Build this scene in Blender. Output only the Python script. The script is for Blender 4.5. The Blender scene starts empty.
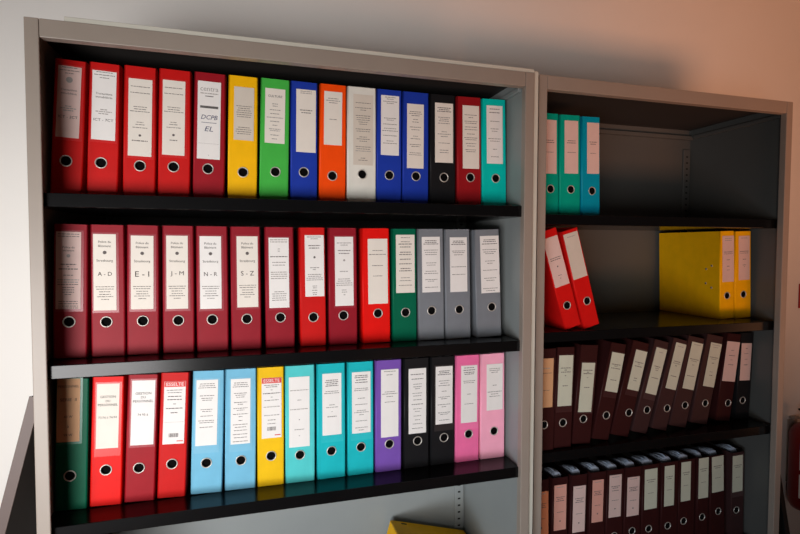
import bpy, bmesh, math, random
from mathutils import Vector, Matrix

COL = bpy.context.scene.collection
PI = math.pi

# ------------------------------------------------------------------ materials
def lin(c):
    return tuple(((v / 255) / 12.92 if v / 255 <= .04045 else ((v / 255 + .055) / 1.055) ** 2.4) for v in c)

def mat(name, rgb, rough=.5, metal=0., var=.06, scale=40, bump=0., coat=0., spec=.5, bscale=400):
    m = bpy.data.materials.new(name); m.use_nodes = True
    nt = m.node_tree; n = nt.nodes; l = nt.links
    b = n['Principled BSDF']
    b.inputs['Roughness'].default_value = rough
    b.inputs['Metallic'].default_value = metal
    b.inputs['Specular IOR Level'].default_value = spec
    if coat:
        b.inputs['Coat Weight'].default_value = coat
        b.inputs['Coat Roughness'].default_value = .12
    c = lin(rgb)
    tc = n.new('ShaderNodeTexCoord')
    nz = n.new('ShaderNodeTexNoise'); nz.inputs['Scale'].default_value = scale; nz.inputs['Detail'].default_value = 3
    rp = n.new('ShaderNodeValToRGB')
    rp.color_ramp.elements[0].position = .3; rp.color_ramp.elements[1].position = .7
    rp.color_ramp.elements[0].color = tuple(v * (1 - var) for v in c) + (1,)
    rp.color_ramp.elements[1].color = tuple(min(1, v * (1 + var)) for v in c) + (1,)
    l.new(tc.outputs['Object'], nz.inputs['Vector']); l.new(nz.outputs['Fac'], rp.inputs['Fac'])
    l.new(rp.outputs['Color'], b.inputs['Base Color'])
    if bump:
        n2 = n.new('ShaderNodeTexNoise'); n2.inputs['Scale'].default_value = bscale
        bp = n.new('ShaderNodeBump'); bp.inputs['Strength'].default_value = bump; bp.inputs['Distance'].default_value = .001
        l.new(tc.outputs['Object'], n2.inputs['Vector']); l.new(n2.outputs['Fac'], bp.inputs['Height'])
        l.new(bp.outputs['Normal'], b.inputs['Normal'])
    return m

CLR = dict(red=(200, 22, 20), crimson=(156, 22, 34), scarlet=(228, 20, 14), maroon=(146, 24, 38), darkred=(150, 24, 30),
           yellow=(250, 188, 8), yellow2=(238, 190, 20), green=(70, 182, 72), blue=(30, 58, 165), orange=(252, 78, 8),
           white=(226, 224, 214), black=(26, 26, 28), teal=(0, 196, 184), darkgreen=(0, 98, 70), grey=(122, 126, 132),
           lightblue=(116, 184, 214), turquoise=(84, 202, 202), teal2=(28, 182, 190), purple=(120, 82, 172),
           pink=(242, 112, 164), lightpink=(252, 172, 196), brown=(54, 23, 23), brown2=(62, 40, 40),
           tealgreen=(0, 166, 142), tealblue=(0, 152, 182), darkscarlet=(214, 22, 20), amber=(250, 186, 8))
COVER = {k: mat('cover_' + k, v, rough=.45, var=.05, scale=25, bump=.12, spec=.13) for k, v in CLR.items()}
def lighter(c, f=.14): return tuple(int(v + (235 - v) * f) for v in c)
SLEEVE = {k: mat('sleeve_' + k, lighter(v, .07), rough=.3, var=.05, scale=25, spec=.35) for k, v in CLR.items()}
M = dict(
    frame=mat('grey_enamelled_steel', (154, 142, 131), rough=.42, var=.03, scale=12, bump=.05),
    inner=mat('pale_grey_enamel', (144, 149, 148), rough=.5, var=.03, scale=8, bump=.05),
    inner_shaded=mat('shaded_grey_enamel', (86, 86, 83), rough=.5, var=.03, scale=8, bump=.05),  # inner enamel again, darkened to paint in the right cabinet's shade
    edge=mat('pale_edge', (205, 203, 190), rough=.5, var=.04, scale=10),  # one even pale tone for the top and filler strips
    shelf=mat('black_gloss_steel', (13, 13, 14), rough=.2, var=.1, scale=15, spec=.22),
    slot=mat('slot_shadow', (12, 12, 12), rough=.9),
    metal=mat('nickel_ring', (205, 200, 192), rough=.4, metal=.5),
    hole=mat('finger_hole_dark', (7, 6, 6), rough=.9, spec=.1),
    ink=mat('printed_ink', (98, 90, 88), rough=.8),
    faint=mat('faint_ink', (165, 158, 154), rough=.8),
    inkd=mat('text_ink', (66, 58, 56), rough=.8),
    pen=mat('blue_black_pen', (38, 46, 92), rough=.8),
    marker=mat('grey_marker', (95, 92, 90), rough=.8),
    redprint=mat('red_print', (214, 52, 44), rough=.5),
    paper=mat('paper_white', (236, 232, 228), rough=.6, var=.02, scale=30),
    cream=mat('paper_cream', (233, 225, 214), rough=.65, var=.02, scale=30),
    beige=mat('paper_beige', (214, 204, 190), rough=.65, var=.03, scale=30),
    pinkish=mat('paper_pink', (222, 194, 186), rough=.65, var=.03, scale=30),
    tan=mat('paper_tan', (214, 164, 120), rough=.65, var=.03, scale=30),
    salmon=mat('paper_salmon', (232, 140, 96), rough=.65, var=.03, scale=30),
    rose=mat('paper_rose', (226, 196, 188), rough=.65, var=.03, scale=30),
    greenish=mat('paper_greenish', (206, 210, 190), rough=.65, var=.03, scale=30),
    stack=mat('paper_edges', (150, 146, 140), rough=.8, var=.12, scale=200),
    plastic=mat('plastic_pockets', (178, 190, 208), rough=.3, var=.12, scale=120, bump=.3, bscale=150),
    top_shaded=mat('shaded_cabinet_roof', (46, 43, 41), rough=.6, var=.05, scale=8),  # shade under the cabinet top is put into this colour
    coral=mat('paper_coral', (226, 164, 148), rough=.65, var=.03, scale=30),
    board=mat('brown_grey_board_edge', (84, 64, 57), rough=.5, var=.06, scale=20),
    boardface=mat('dark_board_face', (40, 32, 32), rough=.6, var=.06, scale=10),
    shaded_board=mat('shaded_black_panel', (10, 9, 9), rough=.7, var=.05, scale=10),  # board in shadow: the shade is put into its black colour
    ext=mat('extinguisher_red', (122, 10, 16), rough=.3, var=.03, scale=10, coat=.3),
    rubber=mat('black_rubber', (22, 22, 22), rough=.6),
    blueband=mat('blue_band', (40, 110, 170), rough=.4),
    sign=mat('sign_red', (165, 8, 18), rough=.4, var=.03),
)

# ------------------------------------------------------------------ mesh helpers
class MB:
    """collects shapes, several materials, into one mesh object"""
    def __init__(self): self.bm = bmesh.new(); self.mats = []
    def mi(self, m):
        if m not in self.mats: self.mats.append(m)
        return self.mats.index(m)
    def face(self, pts, m, smooth=False):
        f = self.bm.faces.new([self.bm.verts.new(p) for p in pts]); f.material_index = self.mi(m); f.smooth = smooth
        return f
    def box(self, a, b, m, bev=0, seg=2):
        x0, y0, z0 = a; x1, y1, z1 = b
        v = [self.bm.verts.new(p) for p in ((x0, y0, z0), (x1, y0, z0), (x1, y1, z0), (x0, y1, z0), (x0, y0, z1), (x1, y0, z1), (x1, y1, z1), (x0, y1, z1))]
        fs = [self.bm.faces.new([v[i] for i in q]) for q in ((0, 3, 2, 1), (4, 5, 6, 7), (0, 1, 5, 4), (1, 2, 6, 5), (2, 3, 7, 6), (3, 0, 4, 7))]
        k = self.mi(m)
        for f in fs: f.material_index = k
        if bev:
            es = list({e for f in fs for e in f.edges})
            r = bmesh.ops.bevel(self.bm, geom=es, offset=bev, segments=seg, profile=.5, affect='EDGES', clamp_overlap=True)
            for f in r['faces']: f.material_index = k
        return self
    def rect(self, x0, x1, z0, z1, y, m):           # upright, facing -y
        return self.face([(x0, y, z0), (x1, y, z0), (x1, y, z1), (x0, y, z1)], m)
    def disc(self, cx, cz, r, y, m, n=24):
        return self.face([(cx + r * math.cos(-2 * PI * i / n + PI), y, cz - r * math.sin(-2 * PI * i / n + PI)) for i in range(n)][::-1], m)
    def prism(self, outline, z0, z1, m, smooth=False):   # outline in xy, counter-clockwise
        k = self.mi(m); lo = [self.bm.verts.new((x, y, z0)) for x, y in outline]; hi = [self.bm.verts.new((x, y, z1)) for x, y in outline]
        n = len(outline)
        self.bm.faces.new(lo[::-1]).material_index = k; self.bm.faces.new(hi).material_index = k
        for i in range(n):
            f = self.bm.faces.new((lo[i], lo[(i + 1) % n], hi[(i + 1) % n], hi[i])); f.material_index = k; f.smooth = smooth
        return self
    def lathe_y(self, cx, cz, prof, m, n=28, smooth=True):   # prof of (radius, y) about a line along y
        k = self.mi(m); rings = []
        for r, y in prof:
            rings.append([self.bm.verts.new((cx + r * math.cos(2 * PI * i / n), y, cz + r * math.sin(2 * PI * i / n))) for i in range(n)])
        for a, b in zip(rings, rings[1:]):
            for i in range(n):
                f = self.bm.faces.new((a[i], a[(i + 1) % n], b[(i + 1) % n], b[i])); f.material_index = k; f.smooth = smooth
        return rings
    def lathe_z(self, cx, cy, prof, m, n=32, smooth=True, a0=0, a1=2 * PI):
        k = self.mi(m); rings = []; full = abs(a1 - a0 - 2 * PI) < 1e-6; c = n if full else n + 1
        for r, z in prof:
            rings.append([self.bm.verts.new((cx + r * math.cos(a0 + (a1 - a0) * i / n), cy + r * math.sin(a0 + (a1 - a0) * i / n), z)) for i in range(c)])
        for a, b in zip(rings, rings[1:]):
            for i in range(n):
                f = self.bm.faces.new((a[i], a[(i + 1) % c], b[(i + 1) % c], b[i])); f.material_index = k; f.smooth = smooth
        return rings
    def tube(self, pts, r, m, n=10):
        k = self.mi(m); rings = []; pts = [Vector(p) for p in pts]
        for i, p in enumerate(pts):
            t = (pts[min(i + 1, len(pts) - 1)] - pts[max(i - 1, 0)]).normalized()
            u = t.orthogonal().normalized() if i == 0 else (u - t * u.dot(t)).normalized()
            w = t.cross(u)
            rings.append([self.bm.verts.new(p + u * r * math.cos(2 * PI * j / n) + w * r * math.sin(2 * PI * j / n)) for j in range(n)])
        for a, b in zip(rings, rings[1:]):
            for j in range(n):
                f = self.bm.faces.new((a[j], a[(j + 1) % n], b[(j + 1) % n], b[j])); f.material_index = k; f.smooth = True
        for rg in (rings[0][::-1], rings[-1]): self.bm.faces.new(rg).material_index = k
        return self
    def text(self, s, cx, cz, width, y, m, maxh=None, slant=0):
        vs, fs = glyphs(s)
        if not vs: return
        x0 = min(v[0] for v in vs); x1 = max(v[0] for v in vs); z0 = min(v[1] for v in vs); z1 = max(v[1] for v in vs)
        sx = width / (x1 - x0); sz = sx
        if maxh and (z1 - z0) * sz > maxh: sz = maxh / (z1 - z0)
        k = self.mi(m)
        nv = [self.bm.verts.new((cx + (a - (x0 + x1) / 2) * sx + slant * (b - z0) * sz, y, cz + (b - (z0 + z1) / 2) * sz)) for a, b in vs]
        for f in fs:
            try: self.bm.faces.new([nv[i] for i in f]).material_index = k
            except ValueError: pass
    def build(self, name, parent=None, normals=True):
        if normals: bmesh.ops.recalc_face_normals(self.bm, faces=self.bm.faces)
        me = bpy.data.meshes.new(name); self.bm.to_mesh(me); self.bm.free()
        for m in self.mats: me.materials.append(m)
        o = bpy.data.objects.new(name, me); COL.objects.link(o)
        if parent: o.parent = parent
        return o

_gl = {}
def glyphs(s):
    if s not in _gl:
        cu = bpy.data.curves.new('lettering', 'FONT'); cu.body = s; cu.resolution_u = 3
        o = bpy.data.objects.new('lettering', cu); COL.objects.link(o)
        bpy.context.view_layer.update()
        me = o.evaluated_get(bpy.context.evaluated_depsgraph_get()).to_mesh()
        _gl[s] = ([(v.co.x, v.co.y) for v in me.vertices], [tuple(p.vertices) for p in me.polygons])
        bpy.data.objects.remove(o); bpy.data.curves.remove(cu)
    return _gl[s]

def tag(o, label, cat, group=None):
    o['label'] = label; o['category'] = cat
    if group: o['group'] = group
    return o
def empty(name, loc, label, cat, group=None):
    o = bpy.data.objects.new(name, None); COL.objects.link(o); o.location = loc; o.empty_display_size = .05
    return tag(o, label, cat, group)
def struct(o): o['kind'] = 'structure'; return o

# ------------------------------------------------------------------ lever arch binders
H, D = .318, .285
RH = .0125           # finger hole radius

def cover_mesh(w, hx, hz, m, hole=True):
    """three boards folded to a U: spine at y=0 facing -y, two covers running back, rounded hinges, a real hole in the spine"""
    t = .003; r = .0035
    mb = MB(); out = []
    for cx, cy, a in ((r, r, PI), (w - r, r, 1.5 * PI)):
        for i in range(5):
            q = a + i * PI / 8
            out.append((cx + r * math.cos(q), cy + r * math.sin(q)))
    out += [(w, D), (w - t, D), (w - t, t), (t, t), (t, D), (0, D)]
    k = mb.mi(m); n = len(out); bm = mb.bm
    lo = [bm.verts.new((x, y, 0)) for x, y in out]; hi = [bm.verts.new((x, y, H)) for x, y in out]
    def bridge(loop):
        # the U as quads between the outer outline and the inner one
        o = list(range(10)) 
        left_out, right_out = loop[n - 1], loop[10]
        outer = [loop[n - 1]] + [loop[i] for i in o] + [loop[10]]
        inner = [loop[n - 2]] + [loop[n - 3]] * 5 + [loop[12]] * 5 + [loop[11]]
        for i in range(len(outer) - 1):
            q = [outer[i], outer[i + 1], inner[i + 1], inner[i]]
            u = []
            for v in q:
                if v not in u: u.append(v)
            f = bm.faces.new(u); f.material_index = k
    bridge(lo); bridge(hi)
    for i in range(n):
        if i in (4, 12) : continue                   # spine faces, outer and inner
        f = bm.faces.new((lo[i], lo[(i + 1) % n], hi[(i + 1) % n], hi[i])); f.material_index = k
        f.smooth = i < 9
    for i, y in ((4, 0.), (12, t)):
        quad = [lo[i], lo[(i + 1) % n], hi[(i + 1) % n], hi[i]]
        circ = [bm.verts.new((hx + RH * math.cos(2 * PI * j / 20), y, hz + RH * math.sin(2 * PI * j / 20))) for j in range(20)]
        # fill around the hole, quadrant by quadrant
        xs = sorted(quad, key=lambda v: v.co.x)
        ls = sorted(xs[:2], key=lambda v: v.co.z); rs = sorted(xs[2:], key=lambda v: v.co.z)
        bl, tl, br, tr = ls[0], ls[1], rs[0], rs[1]
        for corner, rng, nxt in ((tr, range(0, 5), tl), (tl, range(5, 10), bl), (bl, range(10, 15), br), (br, range(15, 20), tr)):
            for j in rng: bm.faces.new((corner, circ[j], circ[(j + 1) % 20])).material_index = k
            bm.faces.new((corner, circ[(rng[-1] + 1) % 20], nxt)).material_index = k
    return mb

def ring_part(hx, hz, parent):
    mb = MB()
    mb.lathe_y(hx, hz, [(RH + .0012, -.0002), (RH + .001, -.0012), (RH, -.0017), (RH - .0012, -.0012), (RH - .0016, .0005)], M['metal'])
    rg = mb.lathe_y(hx, hz, [(RH - .0016, .0005), (RH - .0017, .006)], M['hole'])
    mb.bm.faces.new(rg[-1]).material_index = mb.mi(M['hole'])
    return mb.build('finger_ring', parent)

def label_part(cx, cz, w, h, paper, content, parent, seed):
    rnd = random.Random(seed)
    mb = MB(); x0, x1, z0, z1 = cx - w / 2, cx + w / 2, cz - h / 2, cz + h / 2
    mb.box((x0, -.0011, z0), (x1, -.0005, z1), M[paper])
    y = -.0014
    Z = lambda v: z1 - v * h
    for it in content:
        kind = it[0]
        if kind == 'd':                             # a line of small print: (d, v, width) words as dashes
            _, v, wd = it[:3]; ink = M[it[3]] if len(it) > 3 else M['ink']; hh = it[4] if len(it) > 4 else .0015
            L = wd * w * .96; x = cx - L / 2
            while x < cx + L / 2 - .0008:
                q = min(rnd.uniform(.003, .0095), cx + L / 2 - x)
                mb.rect(x, x + q, Z(v) - hh / 2 * rnd.uniform(.8, 1.1), Z(v) + hh / 2, y, ink); x += q + .0012
        elif kind == 't':                           # (t, v, text, width, ink, max height)
            mb.text(it[2], cx, Z(it[1]), it[3] * w, y, M[{'ink': 'inkd'}.get(it[4], it[4]) if len(it) > 4 else 'inkd'], it[5] if len(it) > 5 else None, .28 if 'pen' in it else 0)
        elif kind == 'o': mb.disc(cx, Z(it[1]), it[2], y, M[it[3] if len(it) > 3 else 'ink'], 14)
        elif kind == 'b':                           # solid bar (b, v, width, height, ink, xoffset)
            ox = it[5] * w if len(it) > 5 else 0
            mb.rect(cx + ox - it[2] * w / 2, cx + ox + it[2] * w / 2, Z(it[1]) - it[3] / 2, Z(it[1]) + it[3] / 2, y + (.0001 if it[4] == 'redprint' else 0), M[it[4]])
        elif kind == 'c':                           # bar code
            for i in range(14):
                x = cx - .011 + i * .0016
                mb.rect(x, x + rnd.choice((.0006, .001)), Z(it[1]) - .005, Z(it[1]) + .005, y, M['ink'])
    o = mb.build('spine_label', parent)
    return o

def place(o, x, y, z, lean, w):
    lift = max(0, w * math.sin(lean))
    o.location = (x, y, z + lift + .0005); o.rotation_euler = (0, lean, 0)

def binder(row, yz, label, group, paper, content, seed, sleeve=0, pockets=False, rivets=False):
    col, x, w, lean, lx, lz, lw, lh, hx, hz = row[:10]
    ys = row[10] if len(row) > 10 else yz[0]
    hx = min(max(hx, .02), w - .02)
    root = empty('lever_arch_binder', (0, 0, 0), label, 'binder', group)
    cover_mesh(w, hx, hz, COVER[col]).build('cover', root)
    ring_part(hx, hz, root)
    lx = min(max(lx, lw / 2 + .003), w - lw / 2 - .003) if lw < w - .006 else w / 2
    if sleeve:
        mb = MB(); b = .006 if sleeve == 1 else .02
        mb.box((max(.0035, lx - lw / 2 - .0035), -.0005, lz - lh / 2 - b), (min(w - .0035, lx + lw / 2 + .0055), .0002, lz + lh / 2 + .004), SLEEVE[col])
        mb.build('label_sleeve', root)
    label_part(lx, lz, min(lw, w - .008), lh, paper, content, root, seed)
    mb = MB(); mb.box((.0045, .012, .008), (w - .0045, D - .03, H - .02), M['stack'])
    mb.build('paper_stack', root)
    if pockets:
        mb = MB(); rnd = random.Random(seed)
        n = 7; k = mb.mi(M['plastic']); u0 = .014; u1 = w - .016
        for i in range(n):                          # ribbed tops of plastic pockets bulging over the papers
            xa = u0 + (u1 - u0) * i / n; xb = u0 + (u1 - u0) * (i + .8) / n
            rise = .004 + .009 * math.sin(PI * (i + .6) / n) + rnd.uniform(-.002, .002)
            pts = [(.016, H - .022), (.016, H - .006), (.022, H + rise * .7), (.034, H + rise), (.05, H + rise * .85), (.075, H + rise * .3), (.1, H - .008), (.1, H - .022)]
            lo = [mb.bm.verts.new((xa, a, b)) for a, b in pts]; hi = [mb.bm.verts.new((xb, a, b)) for a, b in pts]
            mb.bm.faces.new(lo).material_index = k; mb.bm.faces.new(hi[::-1]).material_index = k
            for j in range(len(pts)):
                jj = (j + 1) % len(pts)
                f = mb.bm.faces.new((lo[j], hi[j], hi[jj], lo[jj])); f.material_index = k; f.smooth = 1 < j < 5
        mb.build('plastic_pockets', root)
    if rivets:
        for dy, dz in rivets:
            mb = MB()
            c = []
            for r, dx in ((.0042, 0), (.0038, -.0012), (.0022, -.0018)):
                c.append([mb.bm.verts.new((dx, dy + r * math.cos(2 * PI * i / 14), dz + r * math.sin(2 * PI * i / 14))) for i in range(14)])
            kk = mb.mi(M['metal'])
            for a, b in zip(c, c[1:]):
                for i in range(14): mb.bm.faces.new((a[i], a[(i + 1) % 14], b[(i + 1) % 14], b[i])).material_index = kk
            mb.bm.faces.new(c[-1]).material_index = mb.mi(M['hole'])
            mb.build('rivet', root)
    place(root, x, ys, yz[1], lean, w)
    return root

# measured layout: key: (y of the spines, z of the shelf, rows of (colour, x, width, lean, label centre x, z, label width, height, hole x, z))
ROWS = {
 '1': (0.0984, 1.607, [
  ('red', 0.0082, 0.0665, 0.0555, 0.0319, 0.2196, 0.0487, 0.1669, 0.0311, 0.0813, 0.0984),
  ('red', 0.085, 0.067, 0.0386, 0.033, 0.2174, 0.0515, 0.164, 0.0295, 0.0806, 0.0984),
  ('red', 0.1626, 0.0726, 0.0276, 0.037, 0.1945, 0.0525, 0.1868, 0.038, 0.0779, 0.0984),
  ('red', 0.2409, 0.0741, 0.025, 0.035, 0.1994, 0.0515, 0.1838, 0.0357, 0.0789, 0.0984),
  ('crimson', 0.3218, 0.0753, 0.0261, 0.0362, 0.1992, 0.0548, 0.1944, 0.0356, 0.0776, 0.0984),
  ('yellow', 0.4054, 0.0728, 0.0189, 0.0385, 0.2226, 0.0493, 0.1354, 0.0376, 0.073, 0.0984),
  ('green', 0.4842, 0.0741, 0.0217, 0.0368, 0.2224, 0.051, 0.1416, 0.04, 0.0775, 0.0984),
  ('blue', 0.5641, 0.0711, 0.0086, 0.0403, 0.2156, 0.0516, 0.1651, 0.0351, 0.0801, 0.0984),
  ('orange', 0.6399, 0.0722, 0.0116, 0.0358, 0.2276, 0.0488, 0.1428, 0.0356, 0.0736, 0.0984),
  ('white', 0.7166, 0.081, 0.0028, 0.0441, 0.2024, 0.055, 0.192, 0.0422, 0.0814, 0.0984),
  ('blue', 0.7994, 0.0723, 0.0032, 0.0377, 0.2198, 0.052, 0.1646, 0.0368, 0.0822, 0.0984),
  ('blue', 0.8753, 0.0772, 0.0002, 0.0368, 0.1949, 0.0494, 0.1802, 0.0394, 0.0827, 0.0984),
  ('black', 0.958, 0.0779, -0.0077, 0.0425, 0.2093, 0.0553, 0.1696, 0.0424, 0.0824, 0.0984),
  ('darkred', 1.0425, 0.076, -0.013, 0.0429, 0.2022, 0.052, 0.1825, 0.0412, 0.0856, 0.0984),
  ('teal', 1.1222, 0.0788, -0.0195, 0.0413, 0.214, 0.0519, 0.1703, 0.0438, 0.0859, 0.0984),
 ]),
 '2': (0.0853, 1.2213, [
  ('maroon', 0.0106, 0.072, 0.0266, 0.0317, 0.2084, 0.0518, 0.1832, 0.0336, 0.0865, 0.0853),
  ('maroon', 0.0921, 0.0735, 0.0085, 0.0308, 0.2039, 0.0489, 0.1836, 0.033, 0.0841, 0.0853),
  ('maroon', 0.1691, 0.0717, 0.0136, 0.0344, 0.2024, 0.0503, 0.1802, 0.0357, 0.0834, 0.0853),
  ('maroon', 0.25, 0.073, 0.0069, 0.0341, 0.2022, 0.0496, 0.1824, 0.0362, 0.0818, 0.0853),
  ('maroon', 0.3291, 0.076, 0.0015, 0.0345, 0.2009, 0.0511, 0.1842, 0.0375, 0.0813, 0.0853),
  ('maroon', 0.4124, 0.0747, -0.0027, 0.0416, 0.2018, 0.0521, 0.1834, 0.039, 0.0797, 0.0853),
  ('maroon', 0.4984, 0.0749, -0.0064, 0.0358, 0.1982, 0.0513, 0.1844, 0.0382, 0.0802, 0.0853),
  ('red', 0.588, 0.069, -0.0086, 0.0396, 0.2158, 0.0506, 0.1642, 0.0352, 0.0778, 0.0853),
  ('maroon', 0.6652, 0.078, -0.0078, 0.0424, 0.2002, 0.0506, 0.1883, 0.0394, 0.0798, 0.0853),
  ('scarlet', 0.7583, 0.0792, -0.0134, 0.0446, 0.1989, 0.056, 0.1807, 0.0437, 0.0821, 0.0853),
  ('darkgreen', 0.8445, 0.0711, -0.0108, 0.0378, 0.2195, 0.0548, 0.1636, 0.0377, 0.0821, 0.0853),
  ('grey', 0.9216, 0.0782, -0.0179, 0.039, 0.2167, 0.0546, 0.1586, 0.0395, 0.0844, 0.0853),
  ('grey', 1.0042, 0.0788, -0.0207, 0.0418, 0.2158, 0.0533, 0.1586, 0.0427, 0.085, 0.0853),
  ('grey', 1.1023, 0.081, -0.04, 0.0492, 0.2149, 0.0602, 0.169, 0.0503, 0.0881, 0.0853),
 ]),
 '3': (0.0893, 0.8514, [
  ('darkgreen', 0.0047, 0.0698, 0.0337, 0.027, 0.2428, 0.0482, 0.1524, 0.0324, 0.0834, 0.0893),
  ('scarlet', 0.0797, 0.0702, 0.0388, 0.0353, 0.2216, 0.0488, 0.159, 0.0342, 0.0886, 0.0893),
  ('crimson', 0.1556, 0.069, 0.0444, 0.0362, 0.223, 0.0521, 0.1617, 0.0313, 0.0845, 0.0893),
  ('red', 0.2304, 0.0663, 0.0432, 0.0336, 0.2168, 0.05, 0.1595, 0.0323, 0.0859, 0.0893),
  ('lightblue', 0.3088, 0.0762, 0.0309, 0.0349, 0.2099, 0.0517, 0.17, 0.0366, 0.0791, 0.0893),
  ('lightblue', 0.3919, 0.0775, 0.0146, 0.0381, 0.2066, 0.0488, 0.1717, 0.0399, 0.0766, 0.0893),
  ('yellow2', 0.4742, 0.0689, 0.0045, 0.0367, 0.2094, 0.051, 0.1611, 0.0352, 0.0802, 0.0893),
  ('turquoise', 0.5469, 0.0786, 0.0007, 0.0371, 0.1924, 0.0547, 0.1909, 0.0385, 0.0745, 0.0893),
  ('teal2', 0.632, 0.078, -0.0018, 0.0407, 0.206, 0.052, 0.1706, 0.039, 0.076, 0.0893),
  ('teal2', 0.7167, 0.0737, -0.0034, 0.0383, 0.204, 0.0526, 0.172, 0.0371, 0.0782, 0.0893),
  ('purple', 0.7956, 0.076, -0.0012, 0.041, 0.1951, 0.0511, 0.1935, 0.0403, 0.078, 0.0893),
  ('black', 0.8794, 0.076, -0.0036, 0.04, 0.1947, 0.0527, 0.1887, 0.041, 0.0778, 0.0893),
  ('black', 0.961, 0.0743, -0.0039, 0.0405, 0.205, 0.0525, 0.17, 0.0409, 0.0793, 0.0893),
  ('pink', 1.0381, 0.0761, -0.002, 0.0422, 0.2022, 0.0515, 0.171, 0.0417, 0.0822, 0.0893),
  ('lightpink', 1.1195, 0.0798, -0.0102, 0.0458, 0.2169, 0.0527, 0.14, 0.0442, 0.0827, 0.0893),
 ]),
 'A': (0.1294, 1.5893, [
  ('tealgreen', 1.3272, 0.0736, -0.0156, 0.039, 0.2142, 0.0535, 0.1672, 0.0445, 0.083, 0.1294),
  ('tealgreen', 1.4052, 0.0756, -0.0178, 0.0421, 0.2171, 0.0495, 0.1664, 0.0406, 0.0839, 0.1294),
  ('tealblue', 1.486, 0.0696, -0.02, 0.0427, 0.2181, 0.0452, 0.1629, 0.0391, 0.0817, 0.1294),
 ]),
 'B': (0.1522, 1.2303, [
  ('darkscarlet', 1.4045, 0.06, -0.3031, 0.0238, 0.2158, 0.052, 0.157, 0.0273, 0.0729, 0.088),
  ('darkscarlet', 1.4722, 0.06, -0.2783, 0.0243, 0.2346, 0.052, 0.1464, 0.0335, 0.0839, 0.088),
  ('amber', 2.092, 0.0661, -0.0356, 0.0385, 0.2175, 0.0524, 0.1667, 0.0324, 0.0843, 0.1522),
  ('amber', 2.162, 0.0762, -0.0375, 0.0424, 0.2207, 0.0512, 0.1612, 0.0392, 0.0869, 0.1522),
 ]),
 'C': (0.1184, 0.8576, [
  ('brown', 1.3063, 0.0592, 0.0172, 0.0227, 0.2119, 0.0457, 0.1527, 0.0218, 0.0812, 0.082),
  ('brown', 1.3671, 0.0658, 0.0276, 0.0339, 0.2124, 0.0506, 0.1604, 0.0313, 0.0791, 0.0881),
  ('brown', 1.4404, 0.0687, 0.0779, 0.0354, 0.1819, 0.0485, 0.1586, 0.0334, 0.0803, 0.0942),
  ('brown', 1.5201, 0.0635, 0.2028, 0.0377, 0.2229, 0.0486, 0.1286, 0.0361, 0.0803, 0.1003),
  ('brown', 1.5962, 0.0708, 0.2496, 0.0493, 0.2231, 0.0463, 0.1342, 0.0507, 0.0804, 0.1064),
  ('brown2', 1.684, 0.0635, 0.271, 0.041, 0.2139, 0.0456, 0.1588, 0.0397, 0.0798, 0.1125),
  ('brown2', 1.7695, 0.0648, 0.2629, 0.0422, 0.2241, 0.0449, 0.1611, 0.0447, 0.0769, 0.1186),
  ('brown2', 1.8505, 0.074, 0.2312, 0.0461, 0.2172, 0.05, 0.1657, 0.0488, 0.0773, 0.1247),
  ('brown2', 1.9472, 0.0773, 0.2044, 0.0493, 0.2129, 0.0498, 0.1575, 0.0501, 0.0747, 0.1308),
  ('brown', 2.0676, 0.0673, 0.1354, 0.0416, 0.2171, 0.0608, 0.1449, 0.0466, 0.0662, 0.1369),
  ('black', 2.1673, 0.0643, 0.041, 0.0313, 0.2113, 0.0478, 0.1375, 0.0283, 0.0686, 0.143),
 ]),
 'D': (0.15, 0.412, [
  ('brown', 1.3397, 0.06, -0.0151, 0.0304, 0.2037, 0.0538, 0.1505, 0.0259, 0.0787, 0.15),
  ('brown', 1.4068, 0.0609, 0.0008, 0.0301, 0.2175, 0.0456, 0.1522, 0.0325, 0.0869, 0.15),
  ('brown', 1.4754, 0.0623, 0.0126, 0.0319, 0.2017, 0.0475, 0.1576, 0.0322, 0.0854, 0.15),
  ('brown', 1.5495, 0.0638, 0.0139, 0.03, 0.2188, 0.0439, 0.1454, 0.0328, 0.0836, 0.15),
  ('brown', 1.6174, 0.0694, 0.0104, 0.033, 0.2266, 0.0489, 0.147, 0.0336, 0.0867, 0.15),
  ('brown', 1.6909, 0.0695, 0.0092, 0.0341, 0.2154, 0.0501, 0.1372, 0.0342, 0.0928, 0.15),
  ('brown', 1.7671, 0.0749, -0.0065, 0.0356, 0.2317, 0.053, 0.1433, 0.0296, 0.0901, 0.15),
  ('brown', 1.8497, 0.0724, -0.0041, 0.0319, 0.2328, 0.0425, 0.1451, 0.0292, 0.0882, 0.15),
  ('brown', 1.9266, 0.0719, -0.0084, 0.0289, 0.239, 0.0421, 0.143, 0.0224, 0.0951, 0.15),
  ('brown', 2.0098, 0.0521, -0.0114, 0.029, 0.2413, 0.046, 0.1485, 0.023, 0.0974, 0.15),
  ('brown', 2.0741, 0.0679, -0.0416, 0.0351, 0.2472, 0.0533, 0.1333, 0.0366, 0.1069, 0.15),
  ('brown2', 2.1709, 0.0603, -0.0221, 0.027, 0.2379, 0.0482, 0.1372, 0.0239, 0.1, 0.15),
 ]),
}

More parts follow.
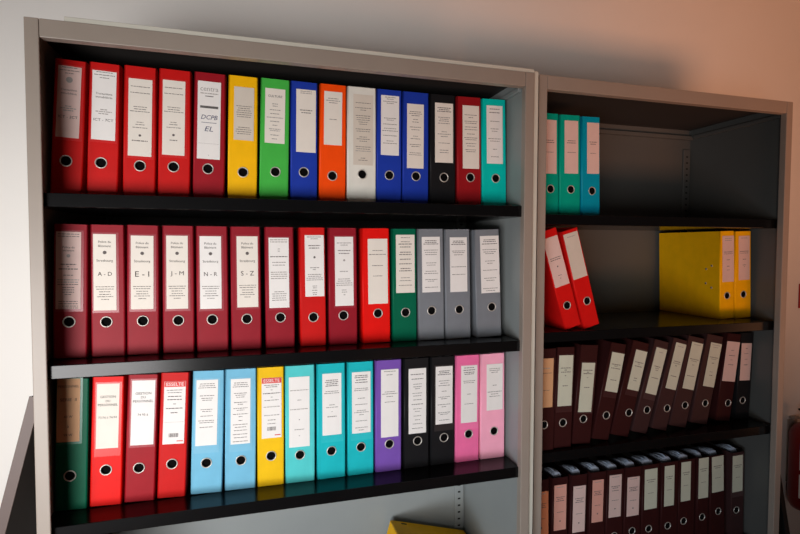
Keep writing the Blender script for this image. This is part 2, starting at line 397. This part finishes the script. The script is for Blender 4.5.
def S(txt):
    """short notation for lines of small print: 'v:width', b after the width = bold, f = faint"""
    out = []
    for q in txt.split():
        v, w = q.split(':')
        if w[-1] == 'b': out.append(('d', float(v), float(w[:-1]), 'ink', .0022))
        elif w[-1] == 'f': out.append(('d', float(v), float(w[:-1]), 'faint', .0022))
        else: out.append(('d', float(v), float(w)))
    return out
def police(letters):
    return [('t', .10, 'Police du', .55), ('t', .155, 'Bâtiment', .55), ('o', .24, .0042), ('t', .35, 'Strasbourg', .72, 'ink'),
            ('t', .52, letters, .62, 'ink', .013)] + S('.69:.85 .72:.8 .755:.55 .79:.55 .82:.75 .855:.35')
def immo(a):
    return S('.02:.7 .06:.9 .10:.4') + [('o', .19, .007, 'faint')] * (a[0] == '0') + [('t', .33, 'Transactions', .68), ('t', .38, 'immobilières', .68)] + \
        S('.56:.3f .59:.7f .62:.45f') + [('t', .71, a.strip('0'), .82, 'ink', .006)]

ESS = [('b', .045, .98, .014, 'redprint'), ('t', .045, 'ESSELTE', .8, 'paper', .0085), ('b', .955, .3, .0025, 'redprint', .3)]

# label texts, one list per binder: (label, paper, print, sleeve)
T1 = [
 ('red binder with a round grey crest on its label, leftmost on the top shelf', 'rose', immo('0ICT - 2CT'), 1),
 ('red binder with two-line label, second from the left on the top shelf', 'paper', immo('ICT - 7CT'), 1),
 ('red binder with long cream label and a longer last line, third on the top shelf', 'cream', S('.1:.85 .18:.9 .36:.6 .39:.55 .42:.9 .56:.3 .59:.4 .63:.65') + [('o', .73, .003)] + S('.8:.7b'), 1),
 ('red binder with long cream label, just left of the dark red binder marked DCPB', 'cream', S('.1:.85 .18:.9 .36:.6 .39:.55 .42:.9 .56:.3 .59:.4 .63:.65') + [('o', .73, .003)] + S('.8:.36b'), 1),
 ('dark red binder with white label handwritten DCPB EL, beside the yellow one', 'paper',
  [('t', .10, 'centra', .78, 'faint', .013)] + S('.155:.8f') + [('b', .19, .36, .002, 'ink'), ('b', .33, .78, .006, 'marker'), ('t', .46, 'DCPB', .7, 'pen', .012), ('b', .53, .66, .0012, 'pen'), ('t', .61, 'EL', .36, 'pen', .012), ('b', .8, .9, .0006, 'faint'), ('o', .95, .001, 'faint')], 0),
 ('yellow binder on the top shelf between dark red and green binders', 'beige', S('.36:.8 .40:.6 .44:.7 .48:.8 .52:.75 .56:.7 .76:.6 .80:.8 .84:.85 .88:.7'), 0),
 ('bright green binder labelled CULTURE on the top shelf', 'cream', [('t', .14, 'CULTURE', .7, 'ink', .007)] + S('.28:.3 .32:.25 .39:.55 .46:.5 .53:.85f .6:.5 .67:.25 .74:.6f .77:.5f .85:.45 .92:.3'), 0),
 ('blue binder between the green and the orange binder', 'cream', S('.03:.6f .06:.6f .33:.65b .37:.5b'), 0),
 ('orange binder with cream label on the top shelf', 'cream', S('.13:.6 .17:.8 .21:.5 .52:.42'), 0),
 ('white binder with beige label on the top shelf', 'beige', S('.12:.8 .19:.85 .22:.3 .3:.8 .33:.7 .36:.7 .39:.5 .42:.4 .49:.8 .52:.7 .6:.4 .63:.7 .66:.4 .74:.8 .77:.7 .8:.8f .9:.25 .93:.5'), 0),
 ('blue binder directly right of the white binder', 'paper', S('.03:.6 .06:.4 .1:.8 .13:.4 .38:.7 .41:.4f .48:.8 .55:.7 .59:.9 .67:.8 .76:.4 .8:.8'), 0),
 ('blue binder directly left of the black binder on the top shelf', 'cream', S('.12:.7 .15:.8 .18:.5 .24:.3 .28:.4 .36:.7 .4:.5 .5:.3 .54:.6 .63:.7 .66:.5 .76:.7 .79:.8'), 0),
 ('black binder with cream label on the top shelf', 'cream', S('.08:.75b .11:.6b .14:.8b .24:.7 .27:.5 .3:.6 .34:.7 .48:.3 .52:.75 .56:.4 .67:.65 .79:.5 .83:.5'), 0),
 ('dark red binder between black and turquoise binders at the top shelf\'s right end', 'cream', S('.15:.8 .19:.3 .25:.8 .28:.7 .34:.75 .38:.8 .45:.5 .51:.85 .54:.7 .6:.65 .64:.5 .7:.7 .73:.6'), 0),
 ('turquoise binder at the right end of the left cabinet\'s top shelf', 'paper', S('.06:.65b .12:.7b .27:.6 .4:.55 .44:.4 .57:.85 .61:.6 .75:.25 .88:.5'), 0),
]
T2 = [
 ('maroon binder with a dim pinkish label, leftmost on the middle shelf', 'rose', S('.03:.9 .06:.9') + [('t', .2, 'Police du', .48), ('t', .24, 'bâtiment', .46), ('o', .31, .004, 'faint')] + S('.42:.65b .45:.1 .48:.8b .56:.42 .62:.9f .65:.9f .68:.9 .72:.5 .75:.5 .78:.5 .81:.3 .9:.8 .93:.8 .96:.85 .985:.85'), 1),
 ('maroon binder with label Police du Bâtiment A - D', 'cream', police('A - D'), 1),
 ('maroon binder with label Police du Bâtiment E - I', 'cream', police('E - I'), 1),
 ('maroon binder with label Police du Bâtiment J - M', 'cream', police('J - M'), 1),
 ('maroon binder with label Police du Bâtiment N - R', 'paper', police('N - R'), 1),
 ('maroon binder with label Police du Bâtiment S - Z', 'cream', police('S - Z'), 1),
 ('maroon binder with long white label, right of the S - Z binder', 'paper', S('.03:.9f .06:.9f .16:.1 .19:.1 .27:.9b .35:.7 .39:.65 .49:.85f .52:.85f .55:.85f .58:.85f .77:.5 .8:.75 .83:.7 .86:.75 .89:.75'), 1),
 ('red binder between two maroon binders on the middle shelf', 'paper', S('.03:.8 .06:.4 .17:.65b .21:.6b') + [('o', .36, .003)] + S('.53:.5 .56:.2f .64:.75 .67:.7 .7:.9 .73:.9 .83:.25 .86:.22 .9:.3 .94:.25 .97:.2'), 0),
 ('maroon binder between two red binders on the middle shelf', 'paper', S('.09:.8 .12:.4 .2:.7b .24:.6b') + [('o', .34, .003, 'faint')] + S('.5:.5 .61:.7 .64:.75 .67:.9 .7:.9f .77:.3 .8:.3 .84:.1'), 1),
 ('bright red binder with cream label, left of the dark green one', 'cream', S('.18:.55 .24:.92 .41:.6 .57:.52'), 0),
 ('dark green binder with cream label on the middle shelf', 'cream', S('.05:.5 .12:.5 .16:.75b .21:.6b .3:.6b .34:.7b .42:.6b .5:.7b .58:.55b .62:.7b .74:.5f .79:.65 .87:.75'), 0),
 ('grey binder right next to the dark green binder', 'paper', S('.07:.65b .1:.7b .13:.85b .24:.8 .28:.7 .32:.65 .47:.6 .51:.5 .62:.65 .66:.8 .77:.7 .8:.4 .91:.75'), 0),
 ('grey binder in the middle of the three grey ones', 'paper', S('.07:.65b .1:.7b .13:.85b .25:.8 .28:.7 .32:.55 .54:.9 .68:.8'), 0),
 ('grey binder standing apart at the right end of the middle shelf', 'paper', S('.07:.65b .1:.7b .14:.85b .24:.8 .28:.7 .31:.5 .44:.55 .48:.3 .6:.8 .74:.7 .78:.45 .92:.85 .96:.5'), 0),
]
T3 = [
 ('dark green binder with tan label, shaded at the left end of the third shelf', 'tan', [('t', .12, 'PERSONNEL', .92, 'ink', .006), ('t', .33, 'SERIE  II', .72, 'ink', .007), ('t', .6, '43 W', .38, 'ink', .007), ('t', .75, 'à', .08), ('t', .89, '99 W', .38, 'ink', .007)], 1),
 ('bright red binder labelled GESTION DU PERSONNEL under a wrinkled clear sleeve', 'cream', [('t', .2, 'GESTION', .68), ('t', .265, 'DU', .2), ('t', .325, 'PERSONNEL', .88), ('t', .52, '73.76 à 74.94', .82, 'ink', .006)], 2),
 ('dark red binder labelled GESTION DU PERSONNEL with a flat white label', 'paper', [('t', .2, 'GESTION', .68), ('t', .26, 'DU', .2), ('t', .32, 'PERSONNEL', .88), ('t', .53, '74 95 à', .45, 'ink', .006)], 1),
 ('red binder with a red-headed ESSELTE label, left of the light blue pair', 'paper', ESS + S('.14:.8 .18:.7 .24:.65b .29:.7b .36:.15 .43:.8b .5:.35b') + [('b', .65, .9, .0005, 'faint'), ('c', .86)], 0),
 ('light blue binder next to the red one on the third shelf', 'paper', S('.06:.7 .09:.75 .12:.85 .24:.7 .28:.55 .31:.45 .45:.6 .48:.45 .55:.6 .62:.8 .65:.7 .72:.65'), 2),
 ('light blue binder next to the yellow one on the third shelf', 'paper', S('.06:.7 .09:.75 .12:.85 .22:.7 .25:.55 .28:.45 .36:.7 .39:.3 .45:.75 .48:.4 .54:.8 .58:.2 .64:.2 .7:.8 .74:.6 .79:.7 .85:.8 .9:.7 .96:.8'), 2),
 ('yellow binder with a red-headed ESSELTE label on the third shelf', 'paper', ESS + S('.12:.8 .15:.6 .2:.1 .255:.92b .32:.1 .37:.75 .48:.85f .62:.8f .7:.4 .76:.45') + [('c', .845)], 0),
 ('pale turquoise binder with the longest label, right of the yellow binder', 'paper', S('.19:.92f .33:.2 .46:.92f .61:.05b .75:.5 .84:.06f'), 0),
 ('turquoise binder in the middle of three, with bold line low on its label', 'paper', S('.11:.65b .14:.75b .17:.6b .2:.7b .29:.7 .32:.85 .51:.3 .55:.65 .62:.05 .7:.5b'), 2),
 ('turquoise binder directly left of the purple one', 'paper', S('.06:.7b .09:.75b .13:.6b .17:.7b .27:.75 .3:.8 .43:.4 .53:.7 .63:.5 .66:.8 .7:.25 .8:.65 .91:.7 .95:.3'), 2),
 ('purple binder with white label on the third shelf', 'paper', S('.03:.7 .08:.4 .33:.6 .36:.9 .4:.4 .48:.6'), 0),
 ('black binder directly right of the purple binder', 'paper', S('.09:.8b .16:.7b .24:.5 .28:.5 .31:.3 .38:.6 .42:.5 .48:.5 .55:.7b .62:.5 .66:.3 .73:.45 .79:.3 .85:.55 .92:.65'), 0),
 ('black binder directly left of the deep pink binder', 'paper', S('.08:.65b .11:.6b .14:.8b .25:.65 .29:.5 .33:.7 .43:.3 .53:.7 .56:.4 .66:.8 .7:.3 .8:.75 .83:.5 .93:.65'), 2),
 ('deep pink binder beside the pale pink one', 'paper', S('.04:.65b .08:.75b .12:.7b .15:.6b .27:.75 .3:.7 .5:.25 .67:.6'), 2),
 ('pale pink binder with short label at the right end of the third shelf', 'paper', S('.1:.7 .14:.7 .18:.45 .46:.25 .6:.92 .65:.5f .7:.7'), 0),
]
GA = S('.38:.6b .42:.7b .6:.65')
TA = [
 ('sea green binder half hidden behind the right cabinet\'s left stile', 'rose', GA, 0),
 ('sea green binder in the middle of three on the right cabinet\'s top shelf', 'rose', GA, 0),
 ('blue-turquoise binder beside the empty space of the right cabinet\'s top shelf', 'rose', S('.38:.65b .42:.5b .6:.5'), 0),
]
TB = [
 ('red binder leaning left, the inner one partly behind the stile', 'rose', S('.42:.75b .46:.75b') + [('o', .6, .0025)] + S('.78:.25 .84:.1'), 0),
 ('red binder leaning left against the other red one, blank label', 'beige', S('.08:.6f'), 0),
 ('yellow binder with its wide side and rivets visible', 'rose', S('.06:.6f .1:.6f .35:.8b .39:.8 .52:.3b .66:.25b .74:.25'), 0),
 ('yellow binder against the right cabinet\'s right side', 'rose', S('.05:.6f .35:.85b .39:.8 .53:.3b .66:.3b .7:.1'), 0),
]
GC = S('.25:.75b .29:.2b .33:.7b .4:.12b .6:.4b')
TC = [
 ('dark brown binder with tan label behind the stile, leftmost of the third shelf', 'tan', S('.2:.6f .3:.8 .65:.5'), 0),
 ('upright dark brown binder, second on the right cabinet\'s third shelf', 'greenish', GC, 2),
 ('dark brown binder with the lowest-set label on the right cabinet\'s third shelf', 'greenish', S('.15:.75b .19:.2b .22:.7b .3:.12 .5:.4b'), 1),
 ('dark brown binder leaning right, first of the strongly leaning ones', 'greenish', S('.3:.75b .34:.3 .4:.75b .7:.5b'), 2),
 ('dark brown binder leaning right, second of the strongly leaning ones', 'greenish', S('.3:.75b .34:.2 .4:.65b .7:.3b .76:.3'), 2),
 ('dark brown binder leaning right, third of the strongly leaning ones', 'greenish', S('.09:.4f .4:.6b .44:.4 .48:.2b .65:.6b'), 2),
 ('dark brown binder leaning right, fourth of the strongly leaning ones', 'greenish', S('.07:.6f .4:.6b .44:.7 .49:.2b .72:.6b'), 0),
 ('dark brown binder leaning right, fifth of the strongly leaning ones', 'greenish', S('.05:.6f .36:.8b .4:.5 .48:.15b .72:.7b'), 0),
 ('dark brown binder leaning right, last of the strongly leaning ones', 'greenish', S('.05:.75f .1:.5f .33:.8b .37:.5 .46:.2b .66:.3 .74:.3b'), 0),
 ('dark brown binder with pinkish label, beside the black-spined one', 'pinkish', S('.22:.25 .35:.45b .46:.15 .58:.4b'), 0),
 ('black binder with pinkish label at the right end of the third shelf', 'pinkish', S('.14:.2b .28:.4 .43:.25 .58:.4b'), 0),
]
GD = S('.05:.6f .27:.75b .31:.5b .35:.7b .6:.55')
GP = GD + [('o', .8, .0025)]
TD = [
 ('dark brown binder with orange label, leftmost on the lowest shelf behind the stile', 'salmon', GP, 0),
 ('dark brown binder with a salmon label, next to the one with the orange label', 'coral', GP, 0),
 ('dark brown binder with pink label, third from the left on the lowest shelf', 'rose', GP, 0),
 ('dark brown binder with salmon-pink label, fourth from the left on the lowest shelf', 'coral', GP, 0),
 ('dark brown binder with pink label and one bold line, fifth on the lowest shelf', 'pinkish', S('.05:.6f .27:.75b .31:.5b .37:.55b .6:.6') + [('o', .8, .0025)], 0),
 ('dark brown binder with the last pink label before the greenish labels, lowest shelf', 'rose', GP, 0),
 ('dark brown binder with the first greenish label, seventh on the lowest shelf', 'greenish', S('.27:.75b .32:.5b .6:.5'), 0),
 ('dark brown binder, eighth from the left on the lowest shelf', 'greenish', S('.27:.75b .32:.5b .6:.5'), 0),
 ('dark brown binder, ninth from the left on the lowest shelf', 'greenish', S('.27:.75b .32:.5b .6:.5'), 0),
 ('slim dark brown binder, third from the right on the lowest shelf', 'greenish', S('.27:.75b .32:.5b .6:.5'), 0),
 ('dark brown binder, second from the right on the lowest shelf', 'greenish', S('.27:.75b .32:.5b .6:.5'), 0),
 ('greyish brown binder at the right end of the lowest shelf', 'greenish', S('.27:.75b .32:.5b .6:.4'), 2),
]

GROUPS = {'1': ('binders on the left cabinet\'s top shelf', T1), '2': ('binders on the left cabinet\'s middle shelf', T2), '3': ('binders on the left cabinet\'s third shelf', T3),
          'A': ('binders on the right cabinet\'s top shelf', TA), 'B': ('binders on the right cabinet\'s second shelf', TB),
          'C': ('brown binders on the right cabinet\'s third shelf', TC), 'D': ('brown binders on the right cabinet\'s lowest shelf', TD)}
seed = 1
for key, (y, z, rows) in ROWS.items():
    grp, texts = GROUPS[key]
    for i, (row, t) in enumerate(zip(rows, texts)):
        seed += 1
        rv = [(.034, .193), (.058, .18), (.06, .127), (.036, .112)] if (key == 'B' and i == 2) else None
        binder(row, (y, z), t[0], grp, t[1], t[2], seed, sleeve=t[3], pockets=(key == 'D'), rivets=rv)

# yellow binder lying flat on the left cabinet's lowest visible shelf
Z4 = .386
yb = binder(('amber', 0, .075, 0, .0375, .215, .05, .165, .0375, .083), (0, 0), 'yellow binder lying tilted on the shelf under the third row, left cabinet', None, 'cream', S('.2:.7b .3:.6b .5:.4'), 999)
slot = MB(); slot.box((-.0008, .036, .012), (.0005, .056, .018), M['slot'], .0003, 1)
slot.build('cover_slot', yb)
TH = .28                                            # it slopes down towards the right panel, its spine to the left
R = Matrix(((-math.sin(TH), math.cos(TH), 0), (0, 0, -1), (-math.cos(TH), -math.sin(TH), 0))).to_4x4()
yb.matrix_world = Matrix.Translation(Vector((.9215, .39, .5385))) @ R

# ------------------------------------------------------------------ cabinets
def cabinet(x0, W, y0, Ht, st, rail, label, shelves, shx0, shx1, thick_right, depth, sset, slots, top_strip):
    """open steel cabinet: x0 left outer face, y0 front plane"""
    c = empty('steel_cabinet', (x0, y0, 0), label, 'cabinet', 'grey steel binder cabinets')
    F, I = M['frame'], M['inner' if top_strip else 'inner_shaded']
    X = W
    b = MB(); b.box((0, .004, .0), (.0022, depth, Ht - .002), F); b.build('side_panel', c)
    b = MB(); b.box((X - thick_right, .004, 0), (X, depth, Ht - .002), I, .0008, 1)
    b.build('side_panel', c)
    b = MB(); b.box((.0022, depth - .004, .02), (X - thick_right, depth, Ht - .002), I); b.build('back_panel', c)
    b = MB(); b.box((.0022, .006, Ht - .008), (X - thick_right, depth - .004, Ht - .001), M['top_shaded']); b.build('top_panel', c)
    for a0, a1 in ((0, st), (X - st, X)):
        b = MB(); b.box((a0, -.002, 0), (a1, .02 if a0 else .0035, Ht), F, .0018, 2); b.build('stile', c)
    b = MB(); b.box((st + .0006, -.0014, Ht - rail), (X - st - .0006, .022, Ht), F, .0015, 2); b.build('top_rail', c)
    b = MB(); b.box((st + .0006, -.0014, 0), (X - st - .0006, .03, .075), F, .0015, 2); b.build('plinth', c)
    # stiffening rails under the top
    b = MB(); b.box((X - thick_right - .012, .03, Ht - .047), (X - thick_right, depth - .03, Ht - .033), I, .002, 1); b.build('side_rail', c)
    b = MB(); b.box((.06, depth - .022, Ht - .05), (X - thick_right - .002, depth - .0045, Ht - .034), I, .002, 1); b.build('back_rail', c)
    for z in shelves:
        b = MB(); b.box((shx0, sset, z - .0311), (shx1, depth - .035, z), M['shelf'], .0016, 2); b.build('shelf', c)
    # perforated uprights in the back corners
    for xa, xb in ((.03, .062), (X - thick_right - .04, X - thick_right - .006)):
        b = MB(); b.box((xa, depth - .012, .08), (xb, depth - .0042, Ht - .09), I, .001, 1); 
        z = .12
        while z < Ht - .12:
            b.rect((xa + xb) / 2 - .005, (xa + xb) / 2 + .005, z - .003, z + .003, depth - .0124, M['slot']); z += .025
        b.build('perforated_upright', c)
    if top_strip:
        b = MB(); b.box((.075, .002, Ht), (X + .001, .014, Ht + .011), M['edge'], .001, 1); b.build('top_strip', c)
    return c
W1, HT1, ST1 = 1.2313, 1.979, .0279
cabinet(0, W1, 0, HT1, ST1, .040, 'grey steel cabinet at left with three full shelves of coloured binders', (1.607, 1.2213, .8514, Z4), .003, W1 - .0232, .022, .42, .013, True, True)
X2, W2, Y2, HT2, ST2 = 1.2676, .9846, .0355, 1.990, .027
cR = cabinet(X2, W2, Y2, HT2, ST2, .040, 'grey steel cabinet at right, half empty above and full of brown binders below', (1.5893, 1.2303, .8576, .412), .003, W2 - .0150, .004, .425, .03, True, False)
b = MB(); b.box((-.0335, -.03, 0), (-.0195, .012, HT2 - .004), M['edge'], .001, 1); b.build('filler_strip', cR)

# ------------------------------------------------------------------ leaning boards
def lean_board(name, foot, top, y0, y1, t, edge, face, label):
    f = Vector((foot[0], 0, foot[1])); u = Vector((top[0], 0, top[1])) - f; L = u.length; u.normalize(); n = Vector((u.z, 0, -u.x))
    r = empty(name, (foot[0], y0, foot[1]), label, 'board')
    mb = MB(); mb.box((0, .003, 0), (t, y1 - y0, L - .003), M[face], .001, 1); p = mb.build('panel', r)
    mb = MB(); mb.box((-.0005, 0, 0), (t + .0005, .003, L), M[edge], .0006, 1); q = mb.build('front_edge', r)
    r.rotation_euler = (0, math.atan2(u.x, u.z), 0)
    return r
lean_board('leaning_board', (-.3085, .006), (-.0255, 1.146), .05, .41, .022, 'board', 'boardface', 'brown-edged board leaning against the left side of the left cabinet')
lean_board('leaning_board', (2.478, .006), (2.263, .90), .1, .40, .018, 'shaded_board', 'shaded_board', 'board coloured black for shade, leaning against the right side of the right cabinet')

# ------------------------------------------------------------------ extinguisher and its sign
WY = .50
ex_ = empty('fire_extinguisher', (2.938, WY - .085, .275), 'dark red fire extinguisher hanging on the wall at right', 'fire extinguisher')
mb = MB()
rg = mb.lathe_z(0, 0, [(.001, .004), (.045, 0), (.066, .008), (.076, .028), (.078, .05), (.078, .34), (.074, .365), (.058, .39), (.03, .405), (.02, .41), (.02, .425), (.001, .425)], M['ext'], 40)
mb.build('cylinder', ex_)
mb = MB(); a0, a1 = 1.05 * PI, 1.72 * PI
mb.lathe_z(0, 0, [(.0785, .07), (.0785, .30)], M['paper'], 24, a0=a0, a1=a1)
mb.lathe_z(0, 0, [(.0789, .295), (.0789, .325)], M['blueband'], 24, a0=a0, a1=a1)
mb.lathe_z(0, 0, [(.0789, .18), (.0789, .2)], M['ext'], 24, a0=a0, a1=a1)
mb.build('instruction_label', ex_)
mb = MB(); mb.lathe_z(0, 0, [(.016, .42), (.022, .426), (.022, .455), (.012, .46), (.001, .462)], M['rubber'], 20); mb.build('valve', ex_)
mb = MB(); mb.box((-.012, -.07, .452), (.012, .05, .462), M['rubber'], .003); mb.box((-.012, -.065, .474), (.012, .03, .484), M['rubber'], .003); mb.build('handle', ex_)
mb = MB(); mb.tube([(-.018, 0, .442), (-.05, -.01, .45), (-.072, -.02, .425), (-.078, -.03, .39), (-.074, -.04, .35)], .0085, M['rubber']); mb.build('hose', ex_)
mb = MB(); mb.box((-.03, .079, .1), (.03, .085, .4), M['frame'], .002); mb.box((-.02, .06, .405), (.02, .085, .415), M['frame'], .002); mb.build('wall_bracket', ex_)

sg = empty('safety_sign', (3.018, WY - .0005, 1.262), 'square red sign on the wall above the fire extinguisher', 'sign')
mb = MB(); mb.box((-.065, -.004, -.058), (.065, 0, .058), M['sign'], .002); mb.build('sign_plate', sg)

# ------------------------------------------------------------------ room
wall = mat('warm_white_plaster', (232, 229, 224), rough=.75, var=.015, scale=3, bump=.15, bscale=120)
wood = mat('warm_wood_floor', (150, 96, 60), rough=.45, var=.15, scale=6)
mb = MB(); mb.box((-3.2, WY, 0), (4.4, WY + .12, 2.95), wall); struct(mb.build('wall_back'))
mb = MB(); mb.box((-3.2, -4.2, -.1), (4.4, WY + .12, 0), wood); struct(mb.build('floor'))
mb = MB(); mb.box((-3.2, -4.2, 2.95), (4.4, WY + .12, 3.05), wall); struct(mb.build('ceiling'))

# ------------------------------------------------------------------ light
def area(name, loc, target, sx, sy, power, rgb, spread=PI):
    l = bpy.data.lights.new(name, 'AREA'); l.shape = 'RECTANGLE'; l.size = sx; l.size_y = sy; l.energy = power; l.color = rgb; l.spread = spread
    o = bpy.data.objects.new(name, l); COL.objects.link(o); o.location = loc
    o.rotation_euler = (Vector(target) - Vector(loc)).to_track_quat('-Z', 'Y').to_euler()
    return o
area('window_light', (-1.0, -2.4, .7), (.0, .1, 1.1), 1.8, 1.05, 17.5, (1., .975, .965), spread=1.12)
area('low_blue_fill', (-.7, -1.7, .3), (1.6, .3, .35), .6, .4, 2.6, (.72, .86, 1.), spread=1.1)  # added cool fill lamp that brightens the bottom compartments
area('sunlit_floor_bounce', (2.2, -2.5, .2), (2.35, .5, 2.55), 1.6, .6, 6.5, (1., .42, .22), spread=1.0)
area('warm_side_fill', (3.9, -.9, .8), (2.6, .5, 2.25), .9, .9, 2.2, (1., .4, .18), spread=1.9)  # added warm lamp for the right-hand wall; no sunlit wall stands here
w = bpy.data.worlds.new('World'); bpy.context.scene.world = w; w.use_nodes = True
w.node_tree.nodes['Background'].inputs['Color'].default_value = (1, .86, .8, 1)
w.node_tree.nodes['Background'].inputs['Strength'].default_value = .038

# ------------------------------------------------------------------ camera
cd = bpy.data.cameras.new('Camera'); cam = bpy.data.objects.new('Camera', cd); COL.objects.link(cam)
cd.sensor_width = 36; cd.sensor_fit = 'HORIZONTAL'; cd.lens = 511.477 / 800 * 36; cd.clip_start = .05
cam.location = (.46259, -1.29404, 1.49)
YAW, PITCH, ROLL = .28345, -.03975, -.0031
cam.rotation_mode = 'QUATERNION'
q = Matrix.Rotation(-YAW, 4, 'Z') @ Matrix.Rotation(PI / 2 + PITCH, 4, 'X') @ Matrix.Rotation(-ROLL, 4, 'Z')
cam.rotation_quaternion = q.to_quaternion()
bpy.context.scene.camera = cam
bpy.context.scene.view_settings.view_transform = 'Standard'
bpy.context.scene.view_settings.exposure = 0
